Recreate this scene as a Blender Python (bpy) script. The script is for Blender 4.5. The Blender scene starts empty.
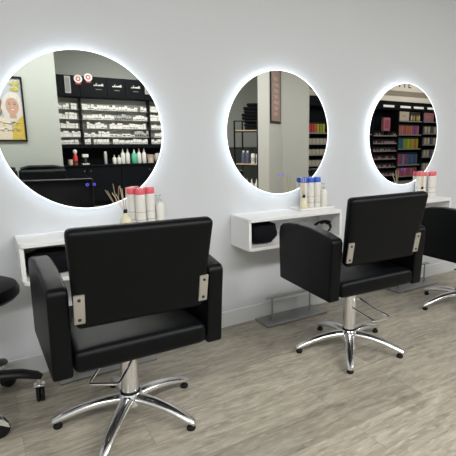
import bpy, bmesh, math, random
from mathutils import Vector, Matrix
random.seed(11)
scene = bpy.context.scene
COL = scene.collection
PI = math.pi

# ------------------------------------------------------------------ materials
def new_mat(name):
    m = bpy.data.materials.new(name); m.use_nodes = True
    nt = m.node_tree
    return m, nt, nt.nodes['Principled BSDF']

def mat(name, col, rough=0.5, metal=0.0, noise=0.0, nscale=40.0, bump=0.0, bscale=200.0,
        spec=None, coat=0.0, trans=0.0, ior=None, emis=None, estr=0.0, stretch=None):
    m, nt, b = new_mat(name)
    N, L = nt.nodes, nt.links
    b.inputs['Base Color'].default_value = (*col, 1)
    b.inputs['Roughness'].default_value = rough
    b.inputs['Metallic'].default_value = metal
    if spec is not None: b.inputs['Specular IOR Level'].default_value = spec
    if coat: b.inputs['Coat Weight'].default_value = coat
    if trans: b.inputs['Transmission Weight'].default_value = trans
    if ior: b.inputs['IOR'].default_value = ior
    if emis:
        b.inputs['Emission Color'].default_value = (*emis, 1)
        b.inputs['Emission Strength'].default_value = estr
    if noise or bump:
        tc = N.new('ShaderNodeTexCoord')
        src = tc.outputs['Object']
        if stretch:
            mp = N.new('ShaderNodeMapping'); mp.inputs['Scale'].default_value = stretch
            L.new(src, mp.inputs['Vector']); src = mp.outputs['Vector']
    if noise:
        n = N.new('ShaderNodeTexNoise'); n.inputs['Scale'].default_value = nscale
        n.inputs['Detail'].default_value = 4
        L.new(src, n.inputs['Vector'])
        r = N.new('ShaderNodeMapRange')
        r.inputs['To Min'].default_value = 1 - noise; r.inputs['To Max'].default_value = 1 + noise
        L.new(n.outputs['Fac'], r.inputs['Value'])
        mx = N.new('ShaderNodeMix'); mx.data_type = 'RGBA'; mx.blend_type = 'MULTIPLY'
        mx.inputs['Factor'].default_value = 1
        mx.inputs['A'].default_value = (*col, 1)
        L.new(r.outputs['Result'], mx.inputs['B'])
        L.new(mx.outputs['Result'], b.inputs['Base Color'])
    if bump:
        n2 = N.new('ShaderNodeTexNoise'); n2.inputs['Scale'].default_value = bscale
        n2.inputs['Detail'].default_value = 3
        L.new(src, n2.inputs['Vector'])
        bp = N.new('ShaderNodeBump'); bp.inputs['Strength'].default_value = bump
        bp.inputs['Distance'].default_value = 0.002
        L.new(n2.outputs['Fac'], bp.inputs['Height'])
        L.new(bp.outputs['Normal'], b.inputs['Normal'])
    return m

def floor_material():
    m, nt, b = new_mat('oak_vinyl_planks')
    N, L = nt.nodes, nt.links
    tc = N.new('ShaderNodeTexCoord')
    br = N.new('ShaderNodeTexBrick')
    br.inputs['Scale'].default_value = 1.0
    br.inputs['Brick Width'].default_value = 1.22
    br.inputs['Row Height'].default_value = 0.185
    br.inputs['Mortar Size'].default_value = 0.0012
    br.inputs['Mortar Smooth'].default_value = 0.6
    br.inputs['Color1'].default_value = (0.0, 0.0, 0.0, 1)
    br.inputs['Color2'].default_value = (1.0, 1.0, 1.0, 1)
    br.inputs['Mortar'].default_value = (0.5, 0.5, 0.5, 1)
    br.offset = 0.37; br.offset_frequency = 2
    L.new(tc.outputs['Object'], br.inputs['Vector'])
    # offset grain per plank
    mp = N.new('ShaderNodeMapping'); mp.inputs['Scale'].default_value = (3.4, 17.0, 1.0)
    L.new(tc.outputs['Object'], mp.inputs['Vector'])
    ad = N.new('ShaderNodeVectorMath'); ad.operation = 'MULTIPLY_ADD'
    ad.inputs[1].default_value = (7.0, 3.0, 5.0)
    L.new(br.outputs['Color'], ad.inputs[0]); L.new(mp.outputs['Vector'], ad.inputs[2])
    n1 = N.new('ShaderNodeTexNoise'); n1.inputs['Scale'].default_value = 1.6
    n1.inputs['Detail'].default_value = 7; n1.inputs['Roughness'].default_value = 0.65
    n1.inputs['Distortion'].default_value = 0.7
    L.new(ad.outputs[0], n1.inputs['Vector'])
    cr = N.new('ShaderNodeValToRGB')
    e = cr.color_ramp.elements
    e[0].position = 0.30; e[0].color = (0.192, 0.173, 0.138, 1)
    e[1].position = 0.74; e[1].color = (0.445, 0.411, 0.337, 1)
    k = cr.color_ramp.elements.new(0.5); k.color = (0.312, 0.284, 0.228, 1)
    L.new(n1.outputs['Fac'], cr.inputs['Fac'])
    # pale cross scratches of the limed wood
    mp2 = N.new('ShaderNodeMapping'); mp2.inputs['Scale'].default_value = (16.0, 60.0, 1.0)
    L.new(tc.outputs['Object'], mp2.inputs['Vector'])
    n2 = N.new('ShaderNodeTexNoise'); n2.inputs['Scale'].default_value = 1.0
    n2.inputs['Detail'].default_value = 5
    L.new(mp2.outputs['Vector'], n2.inputs['Vector'])
    r2 = N.new('ShaderNodeMapRange')
    r2.inputs['From Min'].default_value = 0.52; r2.inputs['From Max'].default_value = 0.72
    r2.inputs['To Min'].default_value = 0.0; r2.inputs['To Max'].default_value = 0.62
    L.new(n2.outputs['Fac'], r2.inputs['Value'])
    mx = N.new('ShaderNodeMix'); mx.data_type = 'RGBA'
    L.new(r2.outputs['Result'], mx.inputs['Factor'])
    L.new(cr.outputs['Color'], mx.inputs['A']); mx.inputs['B'].default_value = (0.50, 0.467, 0.393, 1)
    # plank tone
    r3 = N.new('ShaderNodeMapRange'); r3.inputs['To Min'].default_value = 0.86; r3.inputs['To Max'].default_value = 1.1
    L.new(br.outputs['Color'], r3.inputs['Value'])
    mul = N.new('ShaderNodeMix'); mul.data_type = 'RGBA'; mul.blend_type = 'MULTIPLY'; mul.inputs['Factor'].default_value = 1
    L.new(mx.outputs['Result'], mul.inputs['A']); L.new(r3.outputs['Result'], mul.inputs['B'])
    # joints
    jm = N.new('ShaderNodeMix'); jm.data_type = 'RGBA'
    jf = N.new('ShaderNodeMath'); jf.operation = 'MULTIPLY'; jf.inputs[1].default_value = 0.5
    L.new(br.outputs['Fac'], jf.inputs[0]); L.new(jf.outputs[0], jm.inputs['Factor'])
    L.new(mul.outputs['Result'], jm.inputs['A']); jm.inputs['B'].default_value = (0.10, 0.085, 0.065, 1)
    L.new(jm.outputs['Result'], b.inputs['Base Color'])
    b.inputs['Roughness'].default_value = 0.46
    bp = N.new('ShaderNodeBump'); bp.inputs['Strength'].default_value = 0.12; bp.inputs['Distance'].default_value = 0.003
    L.new(n1.outputs['Fac'], bp.inputs['Height']); L.new(bp.outputs['Normal'], b.inputs['Normal'])
    return m

M = dict(
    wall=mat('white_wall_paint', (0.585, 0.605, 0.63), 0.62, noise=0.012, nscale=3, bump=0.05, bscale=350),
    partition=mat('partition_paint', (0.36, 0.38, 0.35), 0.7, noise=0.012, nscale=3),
    column=mat('column_paint', (0.50, 0.495, 0.46), 0.7, noise=0.012, nscale=3),
    cream=mat('cream_bulkhead_paint', (0.82, 0.77, 0.68), 0.7, noise=0.01, nscale=3),
    taupe=mat('taupe_soffit_paint', (0.30, 0.26, 0.21), 0.7, noise=0.02, nscale=3),
    ceiling=mat('ceiling_paint', (0.72, 0.72, 0.71), 0.8, noise=0.01, nscale=2),
    skirting=mat('skirting_paint', (0.60, 0.615, 0.625), 0.45, noise=0.01, nscale=5),
    floor=floor_material(),
    white=mat('white_laminate', (0.80, 0.80, 0.795), 0.32, noise=0.01, nscale=8),
    leather=mat('black_upholstery', (0.0014, 0.0020, 0.0028), 0.42, noise=0.15, nscale=30, bump=0.2, bscale=420, spec=0.16),
    seam=mat('black_piping', (0.006, 0.006, 0.007), 0.55, noise=0.1),
    chrome=mat('polished_chrome', (0.86, 0.86, 0.87), 0.14, 1.0, noise=0.03, nscale=9),
    polished=mat('polished_aluminium', (0.84, 0.84, 0.845), 0.22, 1.0, noise=0.03, nscale=12),
    steel=mat('brushed_steel', (0.36, 0.36, 0.36), 0.30, 1.0, noise=0.08, nscale=20, stretch=(1, 40, 40)),
    plate=mat('satin_nickel', (0.50, 0.49, 0.455), 0.42, 0.85, noise=0.06, nscale=25, stretch=(30, 30, 1)),
    screw=mat('dark_screw', (0.06, 0.06, 0.06), 0.35, 0.8, noise=0.1),
    rubber=mat('black_rubber', (0.007, 0.007, 0.007), 0.6, noise=0.1, spec=0.25),
    plastic=mat('black_plastic', (0.008, 0.008, 0.009), 0.42, noise=0.1, spec=0.3),
    mirror=mat('silvered_mirror', (0.79, 0.81, 0.785), 0.0, 1.0),
    rim=mat('lit_frosted_edge', (0.9, 0.9, 0.9), 0.5, emis=(0.90, 0.95, 1.0), estr=1.5),
    led=mat('led_strip', (0.9, 0.9, 0.9), 0.5, emis=(0.80, 0.89, 1.0), estr=15.0),
    alu=mat('aluminium_back', (0.6, 0.6, 0.6), 0.4, 1.0, noise=0.05),
    blue_led=mat('blue_led', (0.05, 0.05, 0.4), 0.4, emis=(0.12, 0.10, 1.0), estr=0.8),
    cloth=mat('black_cloth', (0.006, 0.006, 0.008), 0.85, spec=0.1, noise=0.3, nscale=60, bump=0.5, bscale=90),
    navy=mat('navy_cloth', (0.014, 0.017, 0.04), 0.8, noise=0.3, nscale=60, bump=0.5, bscale=90),
    bottle=mat('cloudy_white_bottle', (0.76, 0.745, 0.70), 0.3, noise=0.02, nscale=20),
    clear=mat('clear_bottle', (0.80, 0.80, 0.76), 0.12, trans=0.55, ior=1.3, noise=0.01),
    tray=mat('white_tray', (0.78, 0.77, 0.74), 0.3, noise=0.01),
    pink=mat('coral_pink_cap', (0.78, 0.13, 0.17), 0.4, noise=0.03),
    bluecap=mat('blue_cap', (0.05, 0.13, 0.58), 0.4, noise=0.03),
    oil=mat('yellow_oil_glass', (0.90, 0.85, 0.62), 0.1, trans=0.35, ior=1.3, noise=0.02),
    reed=mat('rattan_reed', (0.62, 0.50, 0.33), 0.7, noise=0.1, nscale=80),
    print=mat('grey_label_print', (0.42, 0.40, 0.38), 0.6, noise=0.1),
    cabinet=mat('black_cabinet', (0.005, 0.006, 0.008), 0.45, noise=0.1, spec=0.10),
    blackmetal=mat('black_metal', (0.007, 0.007, 0.007), 0.45, noise=0.1, spec=0.25),
    charcoal=mat('charcoal_laminate', (0.055, 0.058, 0.055), 0.5, noise=0.03),
    shelfback=mat('grey_shelf_back', (0.50, 0.505, 0.48), 0.6, noise=0.04),
    shelfmetal=mat('grey_shelf_metal', (0.26, 0.26, 0.25), 0.5, noise=0.04),
    carton=mat('white_carton', (0.80, 0.79, 0.75), 0.6, noise=0.05, nscale=60),
    carton2=mat('grey_carton', (0.42, 0.42, 0.40), 0.6, noise=0.05, nscale=60),
    dark=mat('dark_label', (0.03, 0.03, 0.03), 0.5, noise=0.1),
    signwhite=mat('white_sign_print', (0.78, 0.78, 0.76), 0.5, noise=0.02),
    red=mat('red_print', (0.62, 0.04, 0.04), 0.5, noise=0.05),
    green=mat('green_label', (0.10, 0.50, 0.33), 0.45, noise=0.04),
    wood=mat('pale_wood', (0.50, 0.38, 0.24), 0.55, noise=0.2, nscale=12, stretch=(1, 14, 14)),
    poster_bg=mat('poster_grey_sky', (0.36, 0.39, 0.42), 0.5, noise=0.15, nscale=5),
    foliage=mat('poster_yellow_green', (0.36, 0.33, 0.08), 0.5, noise=0.4, nscale=18),
    skin=mat('poster_skin', (0.40, 0.255, 0.19), 0.5, noise=0.15, nscale=14),
    lips=mat('poster_lips', (0.42, 0.10, 0.09), 0.5, noise=0.05),
    hair=mat('poster_silver_hair', (0.50, 0.47, 0.445), 0.5, noise=0.25, nscale=24, stretch=(5, 1, 1)),
    hair2=mat('poster_brown_hair', (0.20, 0.12, 0.07), 0.5, noise=0.25, nscale=24, stretch=(5, 1, 1)),
    yellow=mat('poster_yellow_knit', (0.46, 0.34, 0.06), 0.6, noise=0.3, nscale=30),
    brown=mat('brown_print', (0.30, 0.20, 0.17), 0.6, noise=0.2, nscale=14),
    brown2=mat('rust_print', (0.44, 0.30, 0.26), 0.6, noise=0.1, nscale=14),
    striplit=mat('lit_header_sign', (0.8, 0.8, 0.8), 0.5, emis=(1.0, 0.95, 0.88), estr=0.30),
    panel=mat('ceiling_panel_light', (0.9, 0.9, 0.9), 0.5, emis=(1.0, 0.96, 0.90), estr=1.0),
    beige=mat('beige_carton', (0.42, 0.37, 0.30), 0.6, noise=0.08),
)
def colmat(name, c, r=0.4): return mat(name, c, r, noise=0.08, nscale=30)
M['p_pink'] = colmat('pink_pack', (0.36, 0.07, 0.13)); M['p_rose'] = colmat('rose_pack', (0.42, 0.16, 0.20))
M['p_orange'] = colmat('amber_pack', (0.42, 0.15, 0.05)); M['p_teal'] = colmat('teal_pack', (0.03, 0.13, 0.17))
M['p_blue'] = colmat('blue_pack', (0.03, 0.08, 0.26)); M['p_green'] = colmat('lime_pack', (0.20, 0.34, 0.03))
M['p_yellow'] = colmat('yellow_pack', (0.52, 0.36, 0.03)); M['p_violet'] = colmat('violet_pack', (0.17, 0.07, 0.24))
M['p_slate'] = colmat('slate_pack', (0.10, 0.11, 0.17)); M['p_red'] = colmat('red_pack', (0.55, 0.03, 0.04))
M['p_cream'] = colmat('cream_pack', (0.55, 0.48, 0.38)); M['polish'] = colmat('polish_bottle', (0.12, 0.04, 0.06), 0.2)
M['polish2'] = colmat('pale_polish_bottle', (0.34, 0.26, 0.27), 0.2)

# ------------------------------------------------------------------ mesh builder
class MB:
    def __init__(self): self.bm = bmesh.new()
    def _merge(self, t, xf=None):
        if xf is not None: t.transform(xf)
        me = bpy.data.meshes.new('tmp'); t.to_mesh(me); t.free()
        self.bm.from_mesh(me); bpy.data.meshes.remove(me)
        return self
    def box(self, a, b, bev=0.0, seg=2, xf=None):
        t = bmesh.new(); bmesh.ops.create_cube(t, size=1)
        a, b = Vector(a), Vector(b)
        s = b - a; c = (a + b) / 2
        for v in t.verts: v.co = Vector((v.co.x * s.x, v.co.y * s.y, v.co.z * s.z)) + c
        if bev: bmesh.ops.bevel(t, geom=t.edges[:], offset=bev, segments=seg, profile=0.6, affect='EDGES', clamp_overlap=True)
        return self._merge(t, xf)
    def cushion(self, a, b, bev, bulge=0.0, n=8, xf=None, seg=3):
        """rounded box whose large faces crown outwards like padding"""
        t = bmesh.new(); bmesh.ops.create_cube(t, size=1)
        a, b = Vector(a), Vector(b); s = b - a; c = (a + b) / 2
        for v in t.verts: v.co = Vector((v.co.x * s.x, v.co.y * s.y, v.co.z * s.z)) + c
        bmesh.ops.bevel(t, geom=t.edges[:], offset=bev, segments=seg, profile=0.55, affect='EDGES', clamp_overlap=True)
        ax = min(range(3), key=lambda i: s[i]); o = [i for i in range(3) if i != ax]
        for i in o:
            for k in range(1, n):
                co = Vector(c); co[i] = a[i] + s[i] * k / n
                no = Vector((0, 0, 0)); no[i] = 1
                bmesh.ops.bisect_plane(t, geom=t.verts[:] + t.edges[:] + t.faces[:], plane_co=co, plane_no=no)
        for v in t.verts:
            u = [(v.co[i] - c[i]) / (s[i] / 2) for i in o]
            w = max(0, 1 - u[0] ** 4) * max(0, 1 - u[1] ** 4)
            v.co[ax] += math.copysign(bulge * w, v.co[ax] - c[ax])
        return self._merge(t, xf)
    def prism(self, poly, axis, lo, hi, bev=0.0, seg=2, xf=None):
        """polygon of 2-D points extruded along axis (0 x, 1 y, 2 z)"""
        t = bmesh.new()
        def mk(p, h):
            q = [0, 0, 0]; q[axis] = h
            o = [i for i in range(3) if i != axis]; q[o[0]], q[o[1]] = p
            return q
        A = [t.verts.new(mk(p, lo)) for p in poly]; B = [t.verts.new(mk(p, hi)) for p in poly]
        n = len(poly)
        t.faces.new(A); t.faces.new(B[::-1])
        for i in range(n): t.faces.new((A[i], B[i], B[(i + 1) % n], A[(i + 1) % n]))
        bmesh.ops.recalc_face_normals(t, faces=t.faces[:])
        if bev: bmesh.ops.bevel(t, geom=t.edges[:], offset=bev, segments=seg, profile=0.55, affect='EDGES', clamp_overlap=True)
        return self._merge(t, xf)
    def lathe(self, prof, seg=24, xf=None, sx=1.0, sy=1.0):
        t = bmesh.new(); rings = []
        for r, z in prof:
            if r < 1e-6: rings.append([t.verts.new((0, 0, z))])
            else: rings.append([t.verts.new((r * sx * math.cos(2 * PI * k / seg), r * sy * math.sin(2 * PI * k / seg), z)) for k in range(seg)])
        for A, B in zip(rings, rings[1:]):
            for k in range(seg):
                k2 = (k + 1) % seg
                if len(A) == 1 and len(B) == 1: continue
                if len(A) == 1: t.faces.new((A[0], B[k], B[k2]))
                elif len(B) == 1: t.faces.new((A[k], A[k2], B[0]))
                else: t.faces.new((A[k], A[k2], B[k2], B[k]))
        bmesh.ops.recalc_face_normals(t, faces=t.faces[:])
        return self._merge(t, xf)
    def cyl(self, p0, p1, r0, r1=None, seg=20, bev=0.0):
        p0, p1 = Vector(p0), Vector(p1); d = p1 - p0; h = d.length; r1 = r0 if r1 is None else r1
        b = min(bev, h / 3)
        prof = [(0, 0), (r0 - b, 0), (r0, b), (r1, h - b), (r1 - b, h), (0, h)] if b else [(0, 0), (r0, 0), (r1, h), (0, h)]
        q = d.to_track_quat('Z', 'Y').to_matrix().to_4x4()
        return self.lathe(prof, seg, Matrix.Translation(p0) @ q)
    def tube(self, pts, r, seg=10, closed=False, radii=None, flat=1.0):
        """swept round section; radii per point, flat scales the section's vertical radius"""
        pts = [Vector(p) for p in pts]; n = len(pts); t = bmesh.new(); rings = []
        up = Vector((0, 0, 1))
        for i, p in enumerate(pts):
            a = pts[(i - 1) % n] if (closed or i) else p
            b = pts[(i + 1) % n] if (closed or i < n - 1) else p
            d = (b - a).normalized()
            s = d.cross(up)
            if s.length < 1e-4: s = d.cross(Vector((0, 1, 0)))
            s.normalize(); u = s.cross(d).normalized()
            rr = radii[i] if radii else r
            rings.append([t.verts.new(p + s * rr * math.cos(2 * PI * k / seg) + u * rr * flat * math.sin(2 * PI * k / seg)) for k in range(seg)])
        m = n if closed else n - 1
        for i in range(m):
            A, B = rings[i], rings[(i + 1) % n]
            for k in range(seg): t.faces.new((A[k], A[(k + 1) % seg], B[(k + 1) % seg], B[k]))
        if not closed: t.faces.new(rings[0][::-1]); t.faces.new(rings[-1])
        bmesh.ops.recalc_face_normals(t, faces=t.faces[:])
        return self._merge(t)
    def sweep(self, secs):
        """loft through a list of equal-length vertex rings"""
        t = bmesh.new(); R = [[t.verts.new(p) for p in s] for s in secs]; n = len(secs[0])
        for A, B in zip(R, R[1:]):
            for k in range(n): t.faces.new((A[k], A[(k + 1) % n], B[(k + 1) % n], B[k]))
        t.faces.new(R[0][::-1]); t.faces.new(R[-1])
        bmesh.ops.recalc_face_normals(t, faces=t.faces[:])
        return self._merge(t)
    def blob(self, c, r, seed=0, amp=0.06, pw=0.7, sub=4, fq=3.0):
        from mathutils import noise
        t = bmesh.new(); bmesh.ops.create_icosphere(t, subdivisions=sub, radius=1)
        for v in t.verts:
            d = v.co.normalized()
            q = Vector([math.copysign(abs(x) ** pw, x) for x in d])
            k = 1 + amp * noise.noise(d * fq + Vector((seed, seed * .7, 0))) * 2
            v.co = Vector((c[0] + q.x * r[0] * k, c[1] + q.y * r[1] * k, c[2] + q.z * r[2] * k))
        return self._merge(t)
    def build(self, name, material, parent=None, loc=None, smooth=35, mods=None):
        me = bpy.data.meshes.new(name); self.bm.to_mesh(me); self.bm.free()
        me.materials.append(material)
        if smooth:
            for p in me.polygons: p.use_smooth = True
            me.set_sharp_from_angle(angle=math.radians(smooth))
        o = bpy.data.objects.new(name, me); COL.objects.link(o)
        if parent: o.parent = parent
        if loc: o.location = loc
        return o

def text_build(s, size, name, material, parent, xf, depth=0.004):
    cu = bpy.data.curves.new('t', 'FONT'); cu.body = s; cu.size = size; cu.extrude = depth
    cu.align_x = 'CENTER'; cu.align_y = 'CENTER'; cu.resolution_u = 3
    o = bpy.data.objects.new('t', cu); COL.objects.link(o)
    dg = bpy.context.evaluated_depsgraph_get()
    me = bpy.data.meshes.new_from_object(o.evaluated_get(dg))
    bpy.data.objects.remove(o); bpy.data.curves.remove(cu)
    me.transform(xf); me.materials.clear(); me.materials.append(material)
    r = bpy.data.objects.new(name, me); COL.objects.link(r); r.parent = parent
    return r

def tag(o, label, cat, group=None, kind=None):
    if label: o['label'] = label
    if cat: o['category'] = cat
    if group: o['group'] = group
    if kind: o['kind'] = kind
    return o
def thing(name, label, cat, loc=(0, 0, 0), rz=0.0, group=None):
    o = bpy.data.objects.new(name, None); o.empty_display_size = 0.1; COL.objects.link(o)
    o.location = loc; o.rotation_euler = (0, 0, rz)
    return tag(o, label, cat, group)
def struct(name, mb, m, label=None, smooth=35):
    o = mb.build(name, m, smooth=smooth); o['kind'] = 'structure'
    if label: o['label'] = label
    o['category'] = name.split('_')[0]
    return o
def dup(root, loc, rz=None, label=None, group=None):
    def cp(o, parent):
        c = o.copy(); COL.objects.link(c)
        if parent: c.parent = parent
        for ch in list(o.children): cp(ch, c)
        return c
    r = cp(root, None); r.location = loc
    if rz is not None: r.rotation_euler = (0, 0, rz)
    if label: r['label'] = label
    if group: r['group'] = group
    return r

# ------------------------------------------------------------------ camera
cam_d = bpy.data.cameras.new('camera'); cam = bpy.data.objects.new('camera', cam_d); COL.objects.link(cam)
scene.camera = cam
PITCH, ROLL, YAW = 0.1909, 0.0024, 0.5969
fw = Vector((math.sin(YAW) * math.cos(PITCH), math.cos(YAW) * math.cos(PITCH), -math.sin(PITCH)))
rt = Vector((math.cos(YAW), -math.sin(YAW), 0)); up = rt.cross(fw)
r2 = math.cos(ROLL) * rt + math.sin(ROLL) * up; u2 = -math.sin(ROLL) * rt + math.cos(ROLL) * up
mw = Matrix((r2, u2, -fw)).transposed().to_4x4(); mw.translation = (-0.4969, -2.6201, 1.2333)
cam.matrix_world = mw
cam_d.sensor_fit = 'HORIZONTAL'; cam_d.sensor_width = 36; cam_d.lens = 36.0
cam_d.shift_x = -59.37 / 456
cam_d.clip_start = 0.05

# ------------------------------------------------------------------ the setting
X0, X1, YB, H = -3.2, 14.0, -7.40, 3.05
struct('floor', MB().box((X0, YB, -0.10), (X1, 0.0, 0.0)), M['floor'], 'limed grey oak plank floor')
struct('wall_front', MB().box((X0, 0.0, -0.10), (X1, 0.12, H)), M['wall'], 'white wall carrying the three round mirrors')
struct('wall_rear', MB().box((X0, YB - 0.12, -0.10), (X1, YB, H)), M['cream'], 'rear wall of the shop behind the retail bays')
struct('wall_left', MB().box((X0 - 0.12, YB, -0.10), (X0, 0, H)), M['wall'], 'left side wall')
struct('wall_right', MB().box((X1, YB, -0.10), (X1 + 0.12, 0, H)), M['wall'], 'right side wall')
struct('ceiling', MB().box((X0, YB, H), (X1, 0.12, H + 0.1)), M['ceiling'], 'white ceiling')
struct('baseboard_front', MB().prism([(0.0, 0.0), (0.0, 0.107), (-0.006, 0.107), (-0.009, 0.103), (-0.009, 0.0)], 0, X0, X1), M['skirting'],
       'plain white baseboard along the mirror wall')
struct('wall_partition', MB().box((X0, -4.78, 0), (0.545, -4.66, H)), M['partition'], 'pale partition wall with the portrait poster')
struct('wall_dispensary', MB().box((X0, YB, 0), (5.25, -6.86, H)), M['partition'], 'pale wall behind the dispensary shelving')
pil = [(3.768, -4.66), (4.0, -4.66), (4.67, -5.22), (5.33, -5.22), (5.33, -5.36), (4.60, -5.36), (3.97, -4.81), (3.86, -4.81)]
struct('wall_column', MB().prism(pil, 2, 0, H), M['column'], 'angled wall between salon and shop with narrow framed print')
struct('trim_bulkhead', MB().box((6.4, -7.0, 2.64), (X1, YB, H)), M['cream'], 'cream bulkhead above the retail bays')
struct('trim_soffit', MB().box((6.4, -7.012, 2.49), (X1, YB, 2.64)), M['taupe'], 'taupe band under the cream bulkhead')
struct('trim_fascia', MB().box((6.4, -7.02, 2.345), (X1, YB, 2.49)), M['cream'], 'cream band above the black retail bays')

# ------------------------------------------------------------------ styling shelves
SX = [0.0, 1.2092, 2.4184]
HT, HB, SD, SW = 0.7592, 0.5573, 0.2511, 0.3725
def corner_board(z0, z1):
    r = 0.03; pts = [(-SW, -0.001), (-SW, -SD + r)]
    for k in range(7):
        a = PI + k * PI / 12; pts.append((-SW + r + r * math.cos(a), -SD + r + r * math.sin(a)))
    for k in range(7):
        a = 1.5 * PI + k * PI / 12; pts.append((SW - r + r * math.cos(a), -SD + r + r * math.sin(a)))
    pts += [(SW, -SD + r), (SW, -0.001)]
    return MB().prism(pts, 2, z0, z1, 0.002, 1)
def make_shelf():
    t = thing('wall_shelf', '', 'shelf')
    corner_board(HT - 0.022, HT).build('top_board', M['white'], t)
    corner_board(HB, HB + 0.020).build('bottom_board', M['white'], t)
    MB().box((-SW + 0.001, -SD + 0.012, HB + 0.020), (-SW + 0.020, -0.001, HT - 0.022), 0.001, 1).build('side_panel', M['white'], t)
    MB().box((SW - 0.020, -SD + 0.012, HB + 0.020), (SW - 0.001, -0.001, HT - 0.022), 0.001, 1).build('side_panel', M['white'], t)
    MB().box((-SW + 0.020, -0.012, HB + 0.020), (SW - 0.020, -0.001, HT - 0.022)).build('back_panel', M['white'], t)
    return t
sh = make_shelf()
sh['label'] = 'white open-box wall shelf under the nearest mirror, behind the nearest chair'
sh['group'] = 'styling shelves'
dup(sh, (SX[1], 0, 0), label='white open-box wall shelf under the middle mirror, holding a round black bundle', group='styling shelves')
dup(sh, (SX[2], 0, 0), label='white open-box wall shelf under the farthest mirror, at right edge', group='styling shelves')

# ------------------------------------------------------------------ mirrors
HC, R = 1.2741, 0.400
RXF = Matrix.Rotation(-PI / 2, 4, 'X')        # lathe axis z -> +y
RX = Matrix.Rotation(PI / 2, 4, 'X')         # lathe axis z -> -y
def ring(r0, r1, y0, y1, seg=128):
    """washer between radii r0 and r1, from depth y0 to y1 in front of the wall"""
    return MB().lathe([(r0, y0), (r1, y0), (r1, y1), (r0, y1), (r0, y0)], seg, RX)
def make_mirror():
    t = thing('round_mirror', '', 'mirror', (0, 0, HC))
    MB().lathe([(0, 0.0245), (R, 0.0245), (R, 0.0293), (0, 0.0293)], 160, RX).build('mirror_glass', M['mirror'], t)
    MB().lathe([(0, 0.001), (0.345, 0.001), (0.345, 0.0244), (0, 0.0244)], 96, RX).build('back_box', M['alu'], t)
    ring(0.3452, 0.351, 0.006, 0.019).build('light_strip', M['led'], t)
    ring(R + 0.0002, R + 0.0055, 0.0235, 0.0293).build('lit_edge', M['rim'], t)
    for x in (-0.009, 0.026):
        MB().lathe([(0.0045, 0.0294), (0.0075, 0.0294), (0.0075, 0.0299), (0.0045, 0.0299), (0.0045, 0.0294)], 20, Matrix.Translation((x - 0.008, 0, -0.276)) @ RX).build('touch_button', M['blue_led'], t)
    return t
mi = make_mirror()
mi['label'] = 'largest-looking backlit round mirror at left, reflecting white dispensary shelves'
mi['group'] = 'backlit round mirrors'
dup(mi, (SX[1], 0, HC), label='middle backlit round mirror, reflecting a rack of folded towels', group='backlit round mirrors')
dup(mi, (SX[2], 0, HC), label='rightmost backlit round mirror, reflecting colourful retail bays', group='backlit round mirrors')

# ------------------------------------------------------------------ salon chairs
def leg_mb():
    secs = []
    for k in range(13):
        u = k / 12
        r = 0.022 + u * 0.304
        z = 0.092 - 0.061 * u ** 1.35 + 0.012 * math.sin(PI * u)
        w = 0.031 - 0.010 * u; h = 0.021 - 0.006 * u
        if k == 12: w *= 0.75; h *= 0.7
        ring_ = []
        for j in range(14):
            a = 2 * PI * j / 14
            cy = math.copysign(abs(math.cos(a)) ** 0.7, math.cos(a)); sz = math.copysign(abs(math.sin(a)) ** 0.8, math.sin(a))
            ring_.append((r, w * cy, z + h * (sz if sz > 0 else 0.7 * sz) + (0.004 if abs(a - PI / 2) < 0.3 else 0)))
        secs.append(ring_)
    return MB().sweep(secs)
AP = [(-0.287, 0.412), (-0.302, 0.60), (-0.315, 0.728), (-0.301, 0.747), (-0.215, 0.762), (-0.095, 0.775), (0.035, 0.778), (0.130, 0.769),
      (0.192, 0.754), (0.226, 0.730), (0.238, 0.690), (0.239, 0.60), (0.236, 0.412)]
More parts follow.
